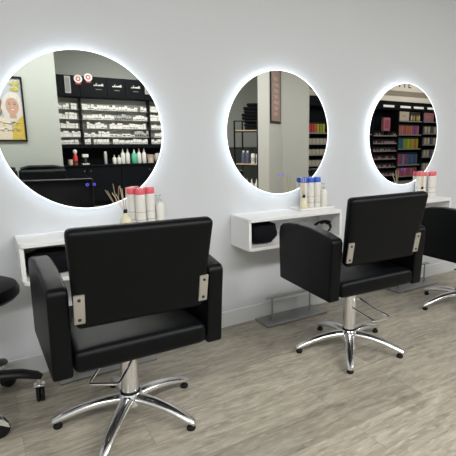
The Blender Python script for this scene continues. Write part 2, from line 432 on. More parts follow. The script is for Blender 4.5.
def make_chair(base_rot, pedal_rot, off, body_rot, roll, back_rot, pedal_x, pedal_z=0.0, e=-0.205, body_z=0.0):
    """origin = centre of the star base on the floor; off, body_rot, roll place the upholstered body on its post"""
    t = thing('salon_chair', '', 'chair')
    W, TA = 0.320, 0.067
    Z = Matrix.Translation((0, 0, 0.45))
    XB = Matrix.Translation((off[0], off[1], body_z)) @ Matrix.Rotation(body_rot, 4, 'Z') @ Z @ Matrix.Rotation(-roll, 4, 'Y') @ Z.inverted()
    XK = Matrix.Translation((off[0], off[1], body_z)) @ Matrix.Rotation(body_rot + back_rot, 4, 'Z') @ Z @ Matrix.Rotation(-roll, 4, 'Y') @ Z.inverted()
    tilt = math.atan2(0.072, 0.346)
    BX = Matrix.Translation((0, -0.318, 0.589)) @ Matrix.Rotation(tilt, 4, 'X')
    m = MB().cushion((-0.250, -0.297, 0.422), (0.250, 0.235, 0.506), 0.027, 0.012, seg=4, n=10); m.bm.transform(XB); m.build('seat', M['leather'], t)
    m = MB().cushion((-0.247, 0.0, 0.0), (0.247, 0.054, 0.368), 0.024, 0.0, seg=4, n=10)
    for v in m.bm.verts:
        q = max(0, 1 - (v.co.x / 0.247) ** 4) * max(0, 1 - ((v.co.z - 0.184) / 0.184) ** 4)
        v.co.y += 0.026 * q if v.co.y > 0.026 else -0.003 * q      # padded front, nearly flat back
        v.co.x *= (0.232 + 0.022 * max(0, min(1, v.co.z / 0.368))) / 0.247
    m.bm.transform(XK @ BX); bk = m.build('backrest', M['leather'], t)
    for s in (-1, 1):
        m = MB().prism(AP, 0, W - TA if s > 0 else -W, W if s > 0 else -(W - TA), 0.021, 5); m.bm.transform(XB)
        m.build('armrest', M['leather'], t)
        x0, x1 = (0.204, 0.240) if s > 0 else (-0.240, -0.204)
        m = MB().box((x0, -0.0065, 0.032), (x1, 0.003, 0.143), 0.005, 2); m.bm.transform(XK @ BX)
        pl = m.build('bracket', M['plate'], t)
        for z in (0.050, 0.125):
            m = MB().lathe([(0, 0.0065), (0.006, 0.0065), (0.005, 0.0095), (0, 0.010)], 14, XK @ BX @ Matrix.Translation((s * 0.2225, 0, z)) @ RX)
            m.build('screw', M['screw'], pl)
    m = MB().box((-0.11, -0.11, 0.400), (0.11, 0.11, 0.424), 0.004, 2); m.build('seat_plate', M['blackmetal'], t)
    col = MB().cyl((0, 0, 0.118), (0, 0, 0.366), 0.0385, 0.0385, 32, 0.003).build('column', M['chrome'], t)
    MB().cyl((0, 0, 0.366), (0, 0, 0.406), 0.026, 0.026, 24, 0.002).build('piston', M['chrome'], col)
    MB().lathe([(0.030, 0.352), (0.043, 0.352), (0.046, 0.358), (0.046, 0.374), (0.041, 0.381), (0.024, 0.381)], 32).build('collar', M['chrome'], col)
    MB().lathe([(0.030, 0.120), (0.0425, 0.120), (0.0425, 0.131), (0.038, 0.133)], 32).build('seal_ring', M['rubber'], col)
    MB().lathe([(0, 0.058), (0.045, 0.058), (0.056, 0.070), (0.058, 0.092), (0.052, 0.108), (0.044, 0.122), (0, 0.124)], 36).build('base_hub', M['chrome'], t)
    for k in range(5):
        a = base_rot + k * 2 * PI / 5
        m = leg_mb(); m.bm.transform(Matrix.Rotation(a, 4, 'Z'))
        l = m.build('leg', M['polished'], t, smooth=50)
        px, py = 0.306 * math.cos(a), 0.306 * math.sin(a)
        MB().lathe([(0, 0), (0.017, 0), (0.019, 0.004), (0.019, 0.013), (0.012, 0.018), (0.010, 0.028), (0, 0.028)], 20,
                   Matrix.Translation((px, py, 0))).build('foot_glide', M['rubber'], l)
    # U-shaped pump pedal beside the column
    P = []
    w = 0.060
    P += [(-w, 0.045, 0.290), (-w, -0.02, 0.281), (-w, -0.10, 0.272), (-w, e + 0.02, 0.266)]
    for k in range(1, 5):
        a = PI + k * PI / 10; P.append((-w + 0.02 + 0.02 * math.cos(a), e + 0.02 + 0.02 * math.sin(a), 0.265))
    for k in range(0, 5):
        a = 1.5 * PI + k * PI / 10; P.append((w - 0.02 + 0.02 * math.cos(a), e + 0.02 + 0.02 * math.sin(a), 0.265))
    P += [(w, e + 0.02, 0.266), (w, -0.10, 0.272), (w, -0.02, 0.281), (w, 0.045, 0.290)]
    m = MB().tube(P, 0.0060, 10)
    m.tube([(-w, 0.04, 0.289), (w, 0.04, 0.289)], 0.006, 10)
    m.bm.transform(Matrix.Translation((pedal_x, 0, pedal_z)) @ Matrix.Rotation(pedal_rot, 4, 'Z'))
    m.build('pump_pedal', M['chrome'], t)
    return t
G = 'salon chairs'
c1 = make_chair(math.radians(19), math.radians(-32), (-0.012, -0.028), 0.008, -0.008, -0.016, -0.034, 0.018, -0.205, -0.002); c1.location = (-0.025, -0.672, 0)
tag(c1, 'black upholstered salon chair nearest the viewer, in front of the left mirror', None, G)
c2 = make_chair(math.radians(14), math.radians(-4), (0.001, 0.044), -0.078, 0.019, -0.013, 0.055, -0.014, -0.235, 0.010); c2.location = (1.257, -0.701, 0)
tag(c2, 'black salon chair in the middle, on chrome star base, before the middle mirror', None, G)
c3 = make_chair(math.radians(19.5), math.radians(20), (0.0, -0.035), 0.01, 0.0, 0.0, 0.0); c3.location = (2.445, -0.630, 0)
tag(c3, 'farthest black salon chair, cut off by the right edge of the photo', None, G)

# ------------------------------------------------------------------ wall footrests
def make_footrest():
    t = thing('footrest', '', 'footrest')
    MB().box((0, -0.190, 0), (0.50, -0.012, 0.011), 0.003, 2).build('base_plate', M['steel'], t)
    for x in (0.085, 0.405):
        MB().cyl((x, -0.105, 0.010), (x, -0.105, 0.172), 0.0065, 0.0065, 14).build('post', M['steel'], t)
    MB().box((0.035, -0.122, 0.170), (0.445, -0.088, 0.180), 0.003, 2).build('foot_bar', M['steel'], t)
    return t
f1 = make_footrest(); f1.location = (-0.255, -0.022, 0)
tag(f1, 'brushed steel footrest on the floor behind the nearest chair', None, 'floor footrests')
dup(f1, (1.004, 0, 0), label='brushed steel footrest with bar on floor under the middle shelf', group='floor footrests')
dup(f1, (2.262, 0, 0), label='brushed steel footrest on floor between middle and farthest chairs', group='floor footrests')

# ------------------------------------------------------------------ rolling stool at the left edge
def make_stool(loc, rz):
    t = thing('rolling_stool', 'black cushioned rolling stool on castors, cut off by the left edge', 'stool', loc, rz)
    MB().lathe([(0, 0.532), (0.15, 0.532), (0.186, 0.540), (0.201, 0.556), (0.203, 0.578), (0.193, 0.600), (0.165, 0.614), (0.10, 0.622), (0, 0.624)], 48).build('seat', M['leather'], t)
    MB().lathe([(0, 0.512), (0.12, 0.512), (0.13, 0.532), (0, 0.532)], 32).build('seat_pan', M['plastic'], t)
    MB().cyl((0, 0, 0.14), (0, 0, 0.513), 0.025, 0.025, 24).build('column', M['chrome'], t)
    MB().lathe([(0, 0.128), (0.045, 0.128), (0.052, 0.145), (0.048, 0.185), (0.030, 0.200), (0, 0.200)], 28).build('base_hub', M['plastic'], t)
    turn = [math.radians(82), math.radians(40), math.radians(160), math.radians(230), math.radians(8)]
    for k in range(5):
        a = 2 * PI * k / 5; c, s = math.cos(a), math.sin(a)
        pts = [(0.03 * c, 0.03 * s, 0.176), (0.10 * c, 0.10 * s, 0.174), (0.17 * c, 0.17 * s, 0.164), (0.232 * c, 0.232 * s, 0.142), (0.252 * c, 0.252 * s, 0.130)]
        l = MB().tube(pts, 0.02, 14, radii=[0.034, 0.032, 0.030, 0.027, 0.017], flat=0.68).build('leg', M['plastic'], t)
        X = Matrix.Translation((0.238 * c, 0.238 * s, 0)) @ Matrix.Rotation(turn[k] - rz, 4, 'Z')
        cs = MB()
        cs.lathe([(0, 0.088), (0.011, 0.088), (0.011, 0.130), (0, 0.130)], 14, X)
        for sy in (-1, 1):
            cs.prism([(-0.012, 0.092), (0.014, 0.096), (0.038, 0.084), (0.052, 0.062), (0.056, 0.040), (0.040, 0.052), (0.026, 0.062), (0.004, 0.076)], 1, sy * 0.0215 - 0.002, sy * 0.0215 + 0.002, 0.001, 1, xf=X)
        cs.prism([(-0.012, 0.084), (-0.012, 0.094), (0.014, 0.098), (0.038, 0.087), (0.034, 0.082), (0.012, 0.090)], 1, -0.0235, 0.0235, 0.001, 1, xf=X)
        cs.build('castor_fork', M['chrome'], l)
        for s2 in (-1, 1):
            mb = MB(); mb.lathe([(0, -0.008), (0.016, -0.009), (0.035, -0.008), (0.039, -0.004), (0.039, 0.004), (0.035, 0.008), (0.016, 0.009), (0, 0.008)], 24,
                                X @ Matrix.Translation((0.020, s2 * 0.0088, 0.039)) @ RX)
            mb.build('castor_wheel', M['rubber'], l)
    return t
make_stool((-0.590, -0.288, 0), math.radians(-8))

# ------------------------------------------------------------------ products on the styling shelves
def make_bottle(cap, h=0.176):
    t = thing('shampoo_bottle', '', 'bottle'); r = 0.0268
    MB().lathe([(0, 0), (r - 0.0023, 0), (r - 0.0003, 0.003), (r, h - 0.012), (r - 0.0013, h - 0.003), (r - 0.004, h), (0, h)], 28).build('body', M['bottle'], t)
    b = t.children[0]
    for z0, z1 in ((0.076, 0.079), (0.032, 0.036)):
        MB().lathe([(r + 0.0001, z0), (r + 0.0003, z0), (r + 0.0003, z1), (r + 0.0001, z1)], 28).build('label_print', M['print'], b)
    MB().lathe([(0, h), (r - 0.0006, h), (r, h + 0.003), (r, h + 0.030), (r - 0.0023, h + 0.034), (0, h + 0.034)], 28).build('cap', cap, t)
    return t
def make_pump_bottle():
    t = thing('pump_bottle', '', 'bottle')
    MB().lathe([(0, 0), (0.0240, 0), (0.0260, 0.003), (0.0260, 0.100), (0.022, 0.112), (0.009, 0.118), (0.009, 0.124), (0, 0.124)], 28).build('body', M['bottle'], t)
    m = MB().cyl((0, 0, 0.122), (0, 0, 0.136), 0.0105, 0.0105, 18, 0.002)
    m.cyl((0, 0, 0.136), (0, 0, 0.158), 0.0035, 0.0035, 10)
    m.box((-0.022, -0.006, 0.157), (0.008, 0.006, 0.166), 0.002, 1)
    m.build('pump_head', M['clear'], t)
    return t
def make_diffuser():
    t = thing('reed_diffuser', '', 'reed diffuser')
    MB().lathe([(0, 0), (0.026, 0), (0.030, 0.004), (0.031, 0.028), (0.028, 0.044), (0.017, 0.064), (0.009, 0.078), (0.009, 0.086), (0, 0.086)], 28).build('glass_bottle', M['oil'], t)
    MB().lathe([(0, 0.082), (0.0100, 0.082), (0.0105, 0.084), (0.0105, 0.100), (0.0090, 0.102), (0, 0.102)], 20).build('collar', M['plastic'], t)
    for dx, dy, h in ((-0.062, 0.0, 0.196), (-0.047, -0.02, 0.190), (-0.020, 0.004, 0.230), (-0.014, -0.012, 0.216), (0.012, 0.0, 0.214)):
        MB().tube([(0.1 * dx, 0.1 * dy, 0.09), (dx, dy, h)], 0.0019, 7).build('reed', M['reed'], t)
    return t
def make_tray(w, d):
    m = MB().box((-w / 2, -d / 2, 0), (w / 2, d / 2, 0.004), 0.001, 1)
    for a, b in (((-w / 2, -d / 2), (w / 2, -d / 2 + 0.003)), ((-w / 2, d / 2 - 0.003), (w / 2, d / 2)), ((-w / 2, -d / 2), (-w / 2 + 0.003, d / 2)), ((w / 2 - 0.003, -d / 2), (w / 2, d / 2))):
        m.box((*a, 0.002), (*b, 0.014))
    return m.build('tray', M['tray'])
ZT = HT + 0.0006
BP = make_bottle(M['pink']); BB = make_bottle(M['bluecap'])
PB = make_pump_bottle(); RD = make_diffuser()
g1, g2, g3 = 'pink-capped bottles, near shelf', 'blue-capped bottles, middle shelf', 'pink-capped bottles, far shelf'
BP.location = (0.206, -0.040, ZT)
tag(BP, 'pink-capped white bottle at the back left of the near shelf, behind its neighbours', None, g1)
dup(BP, (0.240, -0.084, ZT), label='pink-capped white bottle on the near shelf, second from the left', group=g1)
dup(BP, (0.300, -0.060, ZT), label='pink-capped white bottle on the near shelf, beside the pump bottle', group=g1)
PB.location = (0.360, -0.050, ZT); tag(PB, 'capless white pump bottle right of the pink-capped bottles on near shelf', None, 'pump bottles')
RD.location = (0.150, -0.105, ZT); tag(RD, 'yellow reed diffuser with splayed sticks left of the near pink-capped bottles', None, 'reed diffusers')
zt2 = ZT + 0.0045
tr = make_tray(0.29, 0.14); tr.location = (1.440, -0.080, ZT); tag(tr, 'low white tray under the blue-capped bottles on the middle shelf', 'tray')
BB.location = (1.388, -0.050, zt2); tag(BB, 'leftmost blue-capped white bottle on the middle shelf tray', None, g2)
dup(BB, (1.446, -0.050, zt2), label='blue-capped white bottle in the middle of the middle shelf tray', group=g2)
dup(BB, (1.504, -0.050, zt2), label='rightmost blue-capped white bottle on the middle shelf tray', group=g2)
dup(PB, (1.562, -0.055, zt2), label='capless pump bottle at the right end of the middle shelf tray', group='pump bottles')
dup(RD, (1.340, -0.118, zt2), label='reed diffuser standing before the blue-capped bottles on middle shelf tray', group='reed diffusers')
dup(BP, (2.600, -0.045, ZT), label='pink-capped white bottle, leftmost on the far shelf', group=g3)
dup(BP, (2.655, -0.045, ZT), label='pink-capped white bottle, second from left on the far shelf', group=g3)
dup(BP, (2.708, -0.085, ZT), label='pink-capped white bottle, third from left on the far shelf', group=g3)
dup(BP, (2.762, -0.062, ZT), label='pink-capped white bottle, rightmost on the far shelf', group=g3)
dup(RD, (2.500, -0.165, ZT), label='reed diffuser before the pink-capped bottles on the far shelf', group='reed diffusers')
# things inside the boxes
zi = HB + 0.0206
def bundle(name, c, r, seed, m, label):
    b = MB().blob(c, r, seed, 0.05, 0.62, 4, 2.4)
    o = b.build(name, m, smooth=60); return tag(o, label, 'cloth')
bundle('cape_bundle', (0.985, -0.128, zi + 0.073), (0.098, 0.085, 0.068), 2.0, M['cloth'], 'rolled black cloth bundle inside left end of the middle shelf')
bundle('cape_bundle', (-0.225, -0.13, zi + 0.062), (0.118, 0.085, 0.056), 5.0, M['cloth'], 'black cloth bundle inside left end of the near shelf')
bundle('towel_bundle', (-0.025, -0.13, zi + 0.052), (0.062, 0.08, 0.047), 8.0, M['navy'], 'navy cloth bundle inside the near shelf, beside the black bundle')
cp = []
for k in range(46):
    u = k / 45; a = u * 2 * PI * 2.2
    cp.append((1.475 + (0.080 - 0.02 * u) * math.cos(a), -0.150 + 0.050 * math.sin(a), 0.06 + 0.034 * math.sin(a + 0.8) - 0.020 * u + (0.01 if k % 2 else 0) * u))
zmin = min(p[2] for p in cp)
cp = [(x, y, z - zmin + zi + 0.0075) for x, y, z in cp]
tag(MB().tube(cp, 0.006, 8).build('power_cable', M['rubber']), 'coiled black cable inside right end of the middle shelf', 'cable')

# ------------------------------------------------------------------ portrait poster on the partition (seen in the near mirror)
def plate_shape(pts, y0, y1): return MB().prism(pts, 1, y0, y1)
def ell(cx, cz, rx, rz, n=28, a0=0, a1=2 * PI): return [(cx + rx * math.cos(a0 + (a1 - a0) * k / n), cz + rz * math.sin(a0 + (a1 - a0) * k / n)) for k in range(n if a1 - a0 > 6.2 else n + 1)]
po = thing('framed_poster', 'black-framed poster of two smiling women, silver hair and yellow knitwear, on partition', 'poster', (-0.195, -4.6598, 1.205))
W2, PH = 0.325, 0.84
for nm, a, b in (('f', (-W2, 0), (W2, 0.022)), ('f', (-W2, PH - 0.022), (W2, PH)), ('f', (-W2, 0.022), (-W2 + 0.022, PH - 0.022)), ('f', (W2 - 0.022, 0.022), (W2, PH - 0.022))):
    MB().box((a[0], 0, a[1]), (b[0], 0.022, b[1]), 0.002, 1).build('frame_bar', M['blackmetal'], po)
y = 0.004
MB().box((-W2 + 0.022, 0, 0.022), (W2 - 0.022, y, PH - 0.022)).build('printed_sheet', M['poster_bg'], po)
LAY = [0]
def pp(name, pts, m, lay):
    LAY[0] += 1
    plate_shape(pts, y - 0.0005, y + LAY[0] * 0.00025).build(name, M[m], po)
lr = random.Random(3)
for k in range(22):
    cx, cz = lr.uniform(0.17, 0.285), lr.uniform(0.655, 0.765); an = lr.uniform(0, PI); L_ = lr.uniform(0.018, 0.034)
    pts = []
    for q in range(8):
        b_ = 2 * PI * q / 8; u, v = L_ * math.cos(b_), 0.4 * L_ * math.sin(b_)
        pts.append((min(0.301, cx + u * math.cos(an) - v * math.sin(an)), cz + u * math.sin(an) + v * math.cos(an)))
    pp('foliage', pts, 'foliage', 0)
pp('foliage', [(-0.302, 0.60), (-0.20, 0.58), (-0.14, 0.66), (-0.20, 0.76), (-0.302, 0.78)], 'foliage', 0)
pp('blouse', [(-0.302, 0.023), (0.17, 0.023), (0.15, 0.27), (0.05, 0.32), (-0.10, 0.33), (-0.302, 0.28)], 'p_cream', 1)
pp('hair', ell(-0.06, 0.46, 0.135, 0.18), 'hair2', 2)
pp('hair', [(0.055, 0.44), (0.085, 0.30), (0.16, 0.26), (0.25, 0.26), (0.302, 0.33), (0.302, 0.50), (0.285, 0.575), (0.245, 0.625), (0.19, 0.640), (0.135, 0.622), (0.09, 0.565)], 'hair', 2)
pp('knitwear', [(0.15, 0.023), (0.302, 0.023), (0.302, 0.345), (0.265, 0.315), (0.235, 0.28), (0.19, 0.24), (0.165, 0.16)], 'yellow', 1)
pp('neck', [(0.145, 0.30), (0.225, 0.30), (0.225, 0.38), (0.145, 0.38)], 'skin', 3)
pp('face', ell(-0.035, 0.425, 0.084, 0.118), 'skin', 3)
pp('face', [(0.185 + 0.075 * math.cos(a_) * (1.0 if math.sin(a_) > 0 else 1.0 - 0.22 * abs(math.sin(a_)) ** 2), 0.455 + (0.128 if math.sin(a_) > 0 else 0.122) * math.sin(a_)) for a_ in [2 * PI * k / 32 for k in range(32)]], 'skin', 3)
pp('fringe', [(0.112, 0.50), (0.125, 0.565), (0.17, 0.600), (0.225, 0.590), (0.258, 0.53), (0.262, 0.47), (0.245, 0.525), (0.215, 0.562), (0.17, 0.565), (0.135, 0.545)], 'hair', 4)
for fx, fz in ((0.185, 0.462), (-0.035, 0.43)):
    for s in (-1, 1):
        pp('eye', ell(fx + s * 0.031, fz + 0.022, 0.013, 0.0055, 14), 'dark', 4)
        pp('eyebrow', [(fx + s * 0.016, fz + 0.041), (fx + s * 0.047, fz + 0.038), (fx + s * 0.047, fz + 0.044), (fx + s * 0.016, fz + 0.048)], 'hair2', 4)
    pp('nose', [(fx - 0.010, fz - 0.018), (fx, fz - 0.024), (fx + 0.010, fz - 0.018), (fx + 0.003, fz + 0.015), (fx - 0.003, fz + 0.015)], 'brown2', 4)
    pp('mouth', [(fx - 0.030, fz - 0.044), (fx, fz - 0.050), (fx + 0.030, fz - 0.044), (fx + 0.016, fz - 0.062), (fx, fz - 0.066), (fx - 0.016, fz - 0.062)], 'lips', 4)
    pp('teeth', [(fx - 0.022, fz - 0.048), (fx + 0.022, fz - 0.048), (fx + 0.012, fz - 0.056), (fx - 0.012, fz - 0.056)], 'signwhite', 5)
# the loose white handwriting over the knitwear
def scribble(x0, x1, z, amp, loops, seed):
    rnd = random.Random(seed); P = []
    n = loops * 8
    for k in range(n + 1):
        u = k / n; a = u * loops * 2 * PI
        P.append((x0 + (x1 - x0) * u + 0.35 * (x1 - x0) / loops * math.sin(a), 0, z + amp * (0.6 + 0.4 * math.sin(3.1 * u * loops + seed)) * math.cos(a)))
    return P
for z, a, n, sd in ((0.235, 0.030, 7, 1), (0.150, 0.026, 9, 2)):
    P = [(p[0], y + 0.0095, p[2]) for p in scribble(-0.25, 0.25, z, a, n, sd)]
    MB().tube(P, 0.0045, 6, flat=0.2).build('handwriting', M['signwhite'], po)

# black padded bench below the poster
be = thing('padded_bench', 'black padded bench against the pale partition under the poster', 'bench', (0, -4.2, 0))
MB().cushion((-0.62, -0.42, 0.30), (0.56, 0.12, 0.46), 0.03, 0.012).build('seat', M['leather'], be)
for x in (-0.62, -0.025):
    MB().cushion((x, -0.42, 0.46), (x + 0.58, -0.28, 0.835), 0.045, 0.012).build('back_cushion', M['leather'], be)
MB().tube([(-0.60, -0.35, 0.835), (-0.45, -0.35, 0.862), (-0.2, -0.35, 0.858), (-0.06, -0.35, 0.835)], 0.028, 12).build('head_roll', M['leather'], be)
MB().tube([(0.0, -0.35, 0.830), (0.10, -0.35, 0.858), (0.40, -0.35, 0.856), (0.53, -0.35, 0.832)], 0.028, 12).build('head_roll', M['leather'], be)
for x in (-0.58, 0.52):
    for y_ in (-0.38, 0.08): MB().cyl((x, y_, 0), (x, y_, 0.30), 0.018, 0.018, 14).build('leg', M['chrome'], be)

# ------------------------------------------------------------------ dispensary (seen in the near mirror)
DY = -6.5          # front plane; wall face at -6.86
dc = thing('dispensary_cabinet', 'long black base cabinet with worktop and splashback beneath the white-stocked shelves', 'cabinet', (0, 0, 0))
MB().box((0.60, -6.858, 0.08), (3.60, -6.48, 0.745)).build('carcass', M['cabinet'], dc)
MB().box((0.62, -6.858, 0.0), (3.58, -6.53, 0.08)).build('plinth', M['cabinet'], dc)
MB().box((0.58, -6.858, 0.745), (3.62, -6.44, 0.775), 0.003, 1).build('worktop', M['cabinet'], dc)
MB().box((0.60, -6.858, 0.775), (3.60, -6.835, 1.075)).build('splashback', M['cabinet'], dc)
for k in range(5):
    x = 0.606 + k * 0.599
    d = MB().box((x, -6.48, 0.095), (x + 0.590, -6.461, 0.735), 0.002, 1).build('door', M['cabinet'], dc)
    MB().cyl((x + (0.54 if k % 2 == 0 else 0.05), -6.461, 0.66), (x + (0.54 if k % 2 == 0 else 0.05), -6.445, 0.66), 0.011, 0.011, 14, 0.002).build('knob', M['steel'], d)
lc = thing('low_cupboard', 'charcoal grey low cupboard behind the rack of towels', 'cupboard', (0, 0, 0))
MB().box((3.70, -6.858, 0.06), (5.20, -6.52, 1.045)).build('carcass', M['charcoal'], lc)
MB().box((3.72, -6.858, 0.0), (5.18, -6.56, 0.06)).build('plinth', M['cabinet'], lc)
MB().box((3.69, -6.858, 1.045), (5.21, -6.50, 1.070), 0.002, 1).build('top_board', M['charcoal'], lc)
for k in range(3):
    x = 3.705 + k * 0.498
    d = MB().box((x, -6.52, 0.075), (x + 0.490, -6.502, 1.035), 0.002, 1).build('door', M['charcoal'], lc)
    MB().cyl((x + 0.44, -6.502, 0.80), (x + 0.44, -6.486, 0.80), 0.011, 0.011, 14, 0.002).build('knob', M['steel'], d)
sz = [1.150, 1.277, 1.431, 1.593, 1.763]
du = thing('dispensary_shelving', 'black wall shelving packed with white cartons above the black cabinet', 'shelving', (0, 0, 0))
MB().box((0.62, -6.858, 1.140), (3.05, -6.735, 1.97)).build('back_panel', M['shelfback'], du)
for x in (0.62, 1.185, 2.43, 3.03):
    MB().box((x - 0.009, -6.84, 1.08), (x + 0.009, -6.56, 1.97)).build('upright', M['blackmetal'], du)
MB().box((0.61, -6.858, 1.078), (3.05, -6.50, 1.145), 0.002, 1).build('lower_box', M['cabinet'], du)
for z in sz[1:]:
    for a, b in ((0.633, 1.172), (1.198, 2.417), (2.443, 3.017)):
        MB().box((a, -6.735, z - 0.006), (b, -6.590, z)).build('shelf_board', M['shelfmetal'], du)
hd = thing('cabinet_header', 'black header cabinet with white script signs above the dispensary shelving', 'cabinet', (0, 0, 0))
MB().box((0.60, -6.858, 1.972), (3.07, -6.498, 2.342), 0.003, 1).build('carcass', M['cabinet'], hd)
for k, x in enumerate((0.605, 1.187, 1.647, 1.985, 2.325)):
    w = (0.578, 0.455, 0.332, 0.335, 0.74)[k]
    MB().box((x, -6.498, 1.980), (x + w, -6.482, 2.336), 0.002, 1).build('door', M['cabinet'], hd)
def script(cx, cz, w, h, seed):
    """short white cursive word: tall looped capital then four joined letters"""
    P = [(-0.50, -0.1), (-0.42, -0.45), (-0.30, -0.35), (-0.22, 0.2), (-0.15, 0.9), (-0.24, 0.8), (-0.26, 0.1), (-0.16, -0.4), (-0.06, -0.2), (-0.02, 0.25),
         (-0.04, -0.25), (0.03, -0.42), (0.10, -0.1), (0.13, 0.28), (0.12, -0.25), (0.18, -0.4), (0.24, 0.0), (0.28, 0.3), (0.27, -0.3), (0.33, -0.42), (0.40, 0.1), (0.42, 0.75), (0.39, -0.1), (0.44, -0.4), (0.52, -0.2)]
    m = MB().tube([(cx + p[0] * w, -6.4795, cz + p[1] * h) for p in P], 0.009, 6)
    m.tube([(cx + 0.34 * w, -6.4795, cz + 0.35 * h), (cx + 0.50 * w, -6.4795, cz + 0.38 * h)], 0.008, 6)
    return m
for x in (1.50, 1.823, 2.165):
    script(x, 2.200, 0.165, 0.034, 0).build('script_sign', M['signwhite'], hd)
    MB().box((x - 0.05, -6.482, 2.118), (x + 0.05, -6.479, 2.127)).build('script_underline', M['shelfmetal'], hd)
# two round stickers and two grey packs in front of the header
for x, z, lab in ((1.165, 2.285, 'round red and white sticker sign, left one on the black header'), (1.335, 2.322, 'round red and white sticker sign, right one on the black header')):
    s = thing('round_sign', lab, 'sign', (x, -6.481, z), 0, 'round sticker signs')
    MB().lathe([(0, 0), (0.070, 0), (0.070, 0.004), (0, 0.004)], 32, RXF).build('disc', M['signwhite'], s)
    MB().lathe([(0.022, 0.0042), (0.040, 0.0042), (0.040, 0.0048), (0.022, 0.0048), (0.022, 0.0042)], 24, RXF).build('red_ring', M['red'], s)
    MB().box((-0.045, 0.0, -0.092), (0.045, 0.0055, -0.074)).build('red_band', M['red'], s)
s = thing('framed_notice', 'upright grey notice on the left end of the black header', 'sign', (0.985, -6.481, 2.03))
MB().box((-0.048, 0, 0), (0.048, 0.022, 0.29), 0.002, 1).build('panel', M['carton2'], s)
MB().box((-0.030, 0.022, 0.03), (0.030, 0.0235, 0.26)).build('print', M['shelfmetal'], s)
s = thing('framed_notice', 'upright pale notice at the right end of the black header', 'sign', (2.385, -6.481, 2.085))
MB().box((-0.048, 0, 0), (0.048, 0.022, 0.20), 0.002, 1).build('panel', M['carton2'], s)
MB().box((-0.030, 0.022, 0.02), (0.030, 0.0235, 0.18)).build('print', M['shelfmetal'], s)

# white stock: a few master things, then copies
def carton(w, h, d, m, band):
    t = thing('carton', '', 'carton')
    MB().box((-w / 2, -d / 2, 0), (w / 2, d / 2, h), 0.0015, 1).build('box', m, t)
    if band: MB().box((-w * 0.36, d / 2, h * band[0]), (w * 0.36, d / 2 + 0.001, h * band[1])).build('label_print', M['dark'] if band[2] else M['print'], t)
    return t
kinds = [carton(0.052, 0.090, 0.10, M['carton'], (0.15, 0.32, 1)), carton(0.046, 0.104, 0.10, M['carton'], (0.55, 0.68, 0)),
         carton(0.060, 0.072, 0.10, M['carton'], (0.2, 0.5, 0)), carton(0.042, 0.110, 0.09, M['carton2'], (0.1, 0.45, 1)),
         carton(0.075, 0.055, 0.10, M['carton'], (0.25, 0.6, 1))]
kw = [0.052, 0.046, 0.060, 0.042, 0.075]
used = set()
rnd = random.Random(5)
bays = [(0.72, 1.165, 'left bay'), (1.205, 2.412, 'wide middle bay'), (2.45, 2.74, 'right bay')]
rowname = ['bottom shelf', 'shelf second from bottom', 'middle shelf', 'shelf second from top', 'top shelf']
cnt = 0
for ri, z in enumerate(sz):
    for a, b, bn in bays:
        x = a + rnd.uniform(0, 0.02)
        run = 0
        while x < b - 0.05:
            if run <= 0:
                k = rnd.choices(range(5), (5, 5, 3, 1.2, 2.2))[0]; run = rnd.randint(2, 7)
                if rnd.random() < 0.38: x += rnd.uniform(0.015, 0.07)
            if ri == 0 and k in (1, 3): k = 0
            if x + kw[k] > b: break
            kn = ('dark-banded white', 'taller plain white', 'squat white', 'slim grey', 'broad low white')[k]
            lab = '%s carton on the %s, %s of the dispensary' % (kn, rowname[ri], bn)
            gp = '%s cartons, %s, %s' % (kn, rowname[ri], bn)
            loc = (x + kw[k] / 2, -6.645 + rnd.uniform(-0.015, 0.012), z + 0.0006 + (0.0 if ri else -0.004))
            if k in used: dup(kinds[k], loc, label=lab, group=gp).scale = (1, 1, rnd.choice((1.0, 1.0, 0.82, 1.1, 0.7)))
            else:
                kinds[k].location = loc; tag(kinds[k], lab, None, gp); used.add(k)
            x += kw[k] + 0.003; run -= 1; cnt += 1
for k in range(5):
    if k not in used:
        for c in list(kinds[k].children): bpy.data.objects.remove(c)
        bpy.data.objects.remove(kinds[k])

# bottles and bits on the black worktop
WZ = 0.7756
def squeeze(h, r, m, tip, name='applicator_bottle'):
    t = thing(name, '', 'bottle')
    MB().lathe([(0, 0), (r * 0.92, 0), (r, 0.006), (r, h * 0.62), (r * 0.75, h * 0.70), (r * 0.35, h * 0.74), (0, h * 0.74)], 22).build('body', m, t)
    MB().lathe([(0, h * 0.74), (r * 0.42, h * 0.74), (r * 0.40, h * 0.80), (r * 0.14, h), (0, h)], 16).build('nozzle', tip, t)
    return t
sq = squeeze(0.29, 0.041, M['bottle'], M['bottle'])
sq.location = (1.872, -6.56, WZ); tag(sq, 'tall white nozzle bottle on black worktop, left of the green one', None, 'nozzle bottles on the worktop')
dup(sq, (1.965, -6.57, WZ), label='tall white nozzle bottle on black worktop, touching the green one', group='nozzle bottles on the worktop')
gq = squeeze(0.27, 0.052, M['green'], M['bottle']); gq.location = (2.085, -6.55, WZ); tag(gq, 'green-labelled nozzle bottle in the row on the black worktop', None)
dup(sq, (2.185, -6.57, WZ), label='tall white nozzle bottle on black worktop, just right of the green one', group='nozzle bottles on the worktop')
dup(sq, (2.280, -6.56, WZ), label='tall white nozzle bottle on black worktop, rightmost of the nozzle bottles', group='nozzle bottles on the worktop')
lo = squeeze(0.17, 0.036, M['bottle'], M['carton2'], 'lotion_bottle'); lo.location = (1.79, -6.53, WZ); tag(lo, 'short pale lotion bottle on black worktop, right of its pair', None, 'lotion bottles')
dup(lo, (1.705, -6.53, WZ), label='short pale lotion bottle on black worktop, left of its pair', group='lotion bottles')
th = thing('can', 'slim pale grey can standing alone on the black worktop', 'can', (1.545, -6.53, WZ))
MB().lathe([(0, 0), (0.026, 0), (0.028, 0.004), (0.028, 0.195), (0.022, 0.205), (0, 0.205)], 22).build('body', M['carton2'], th)
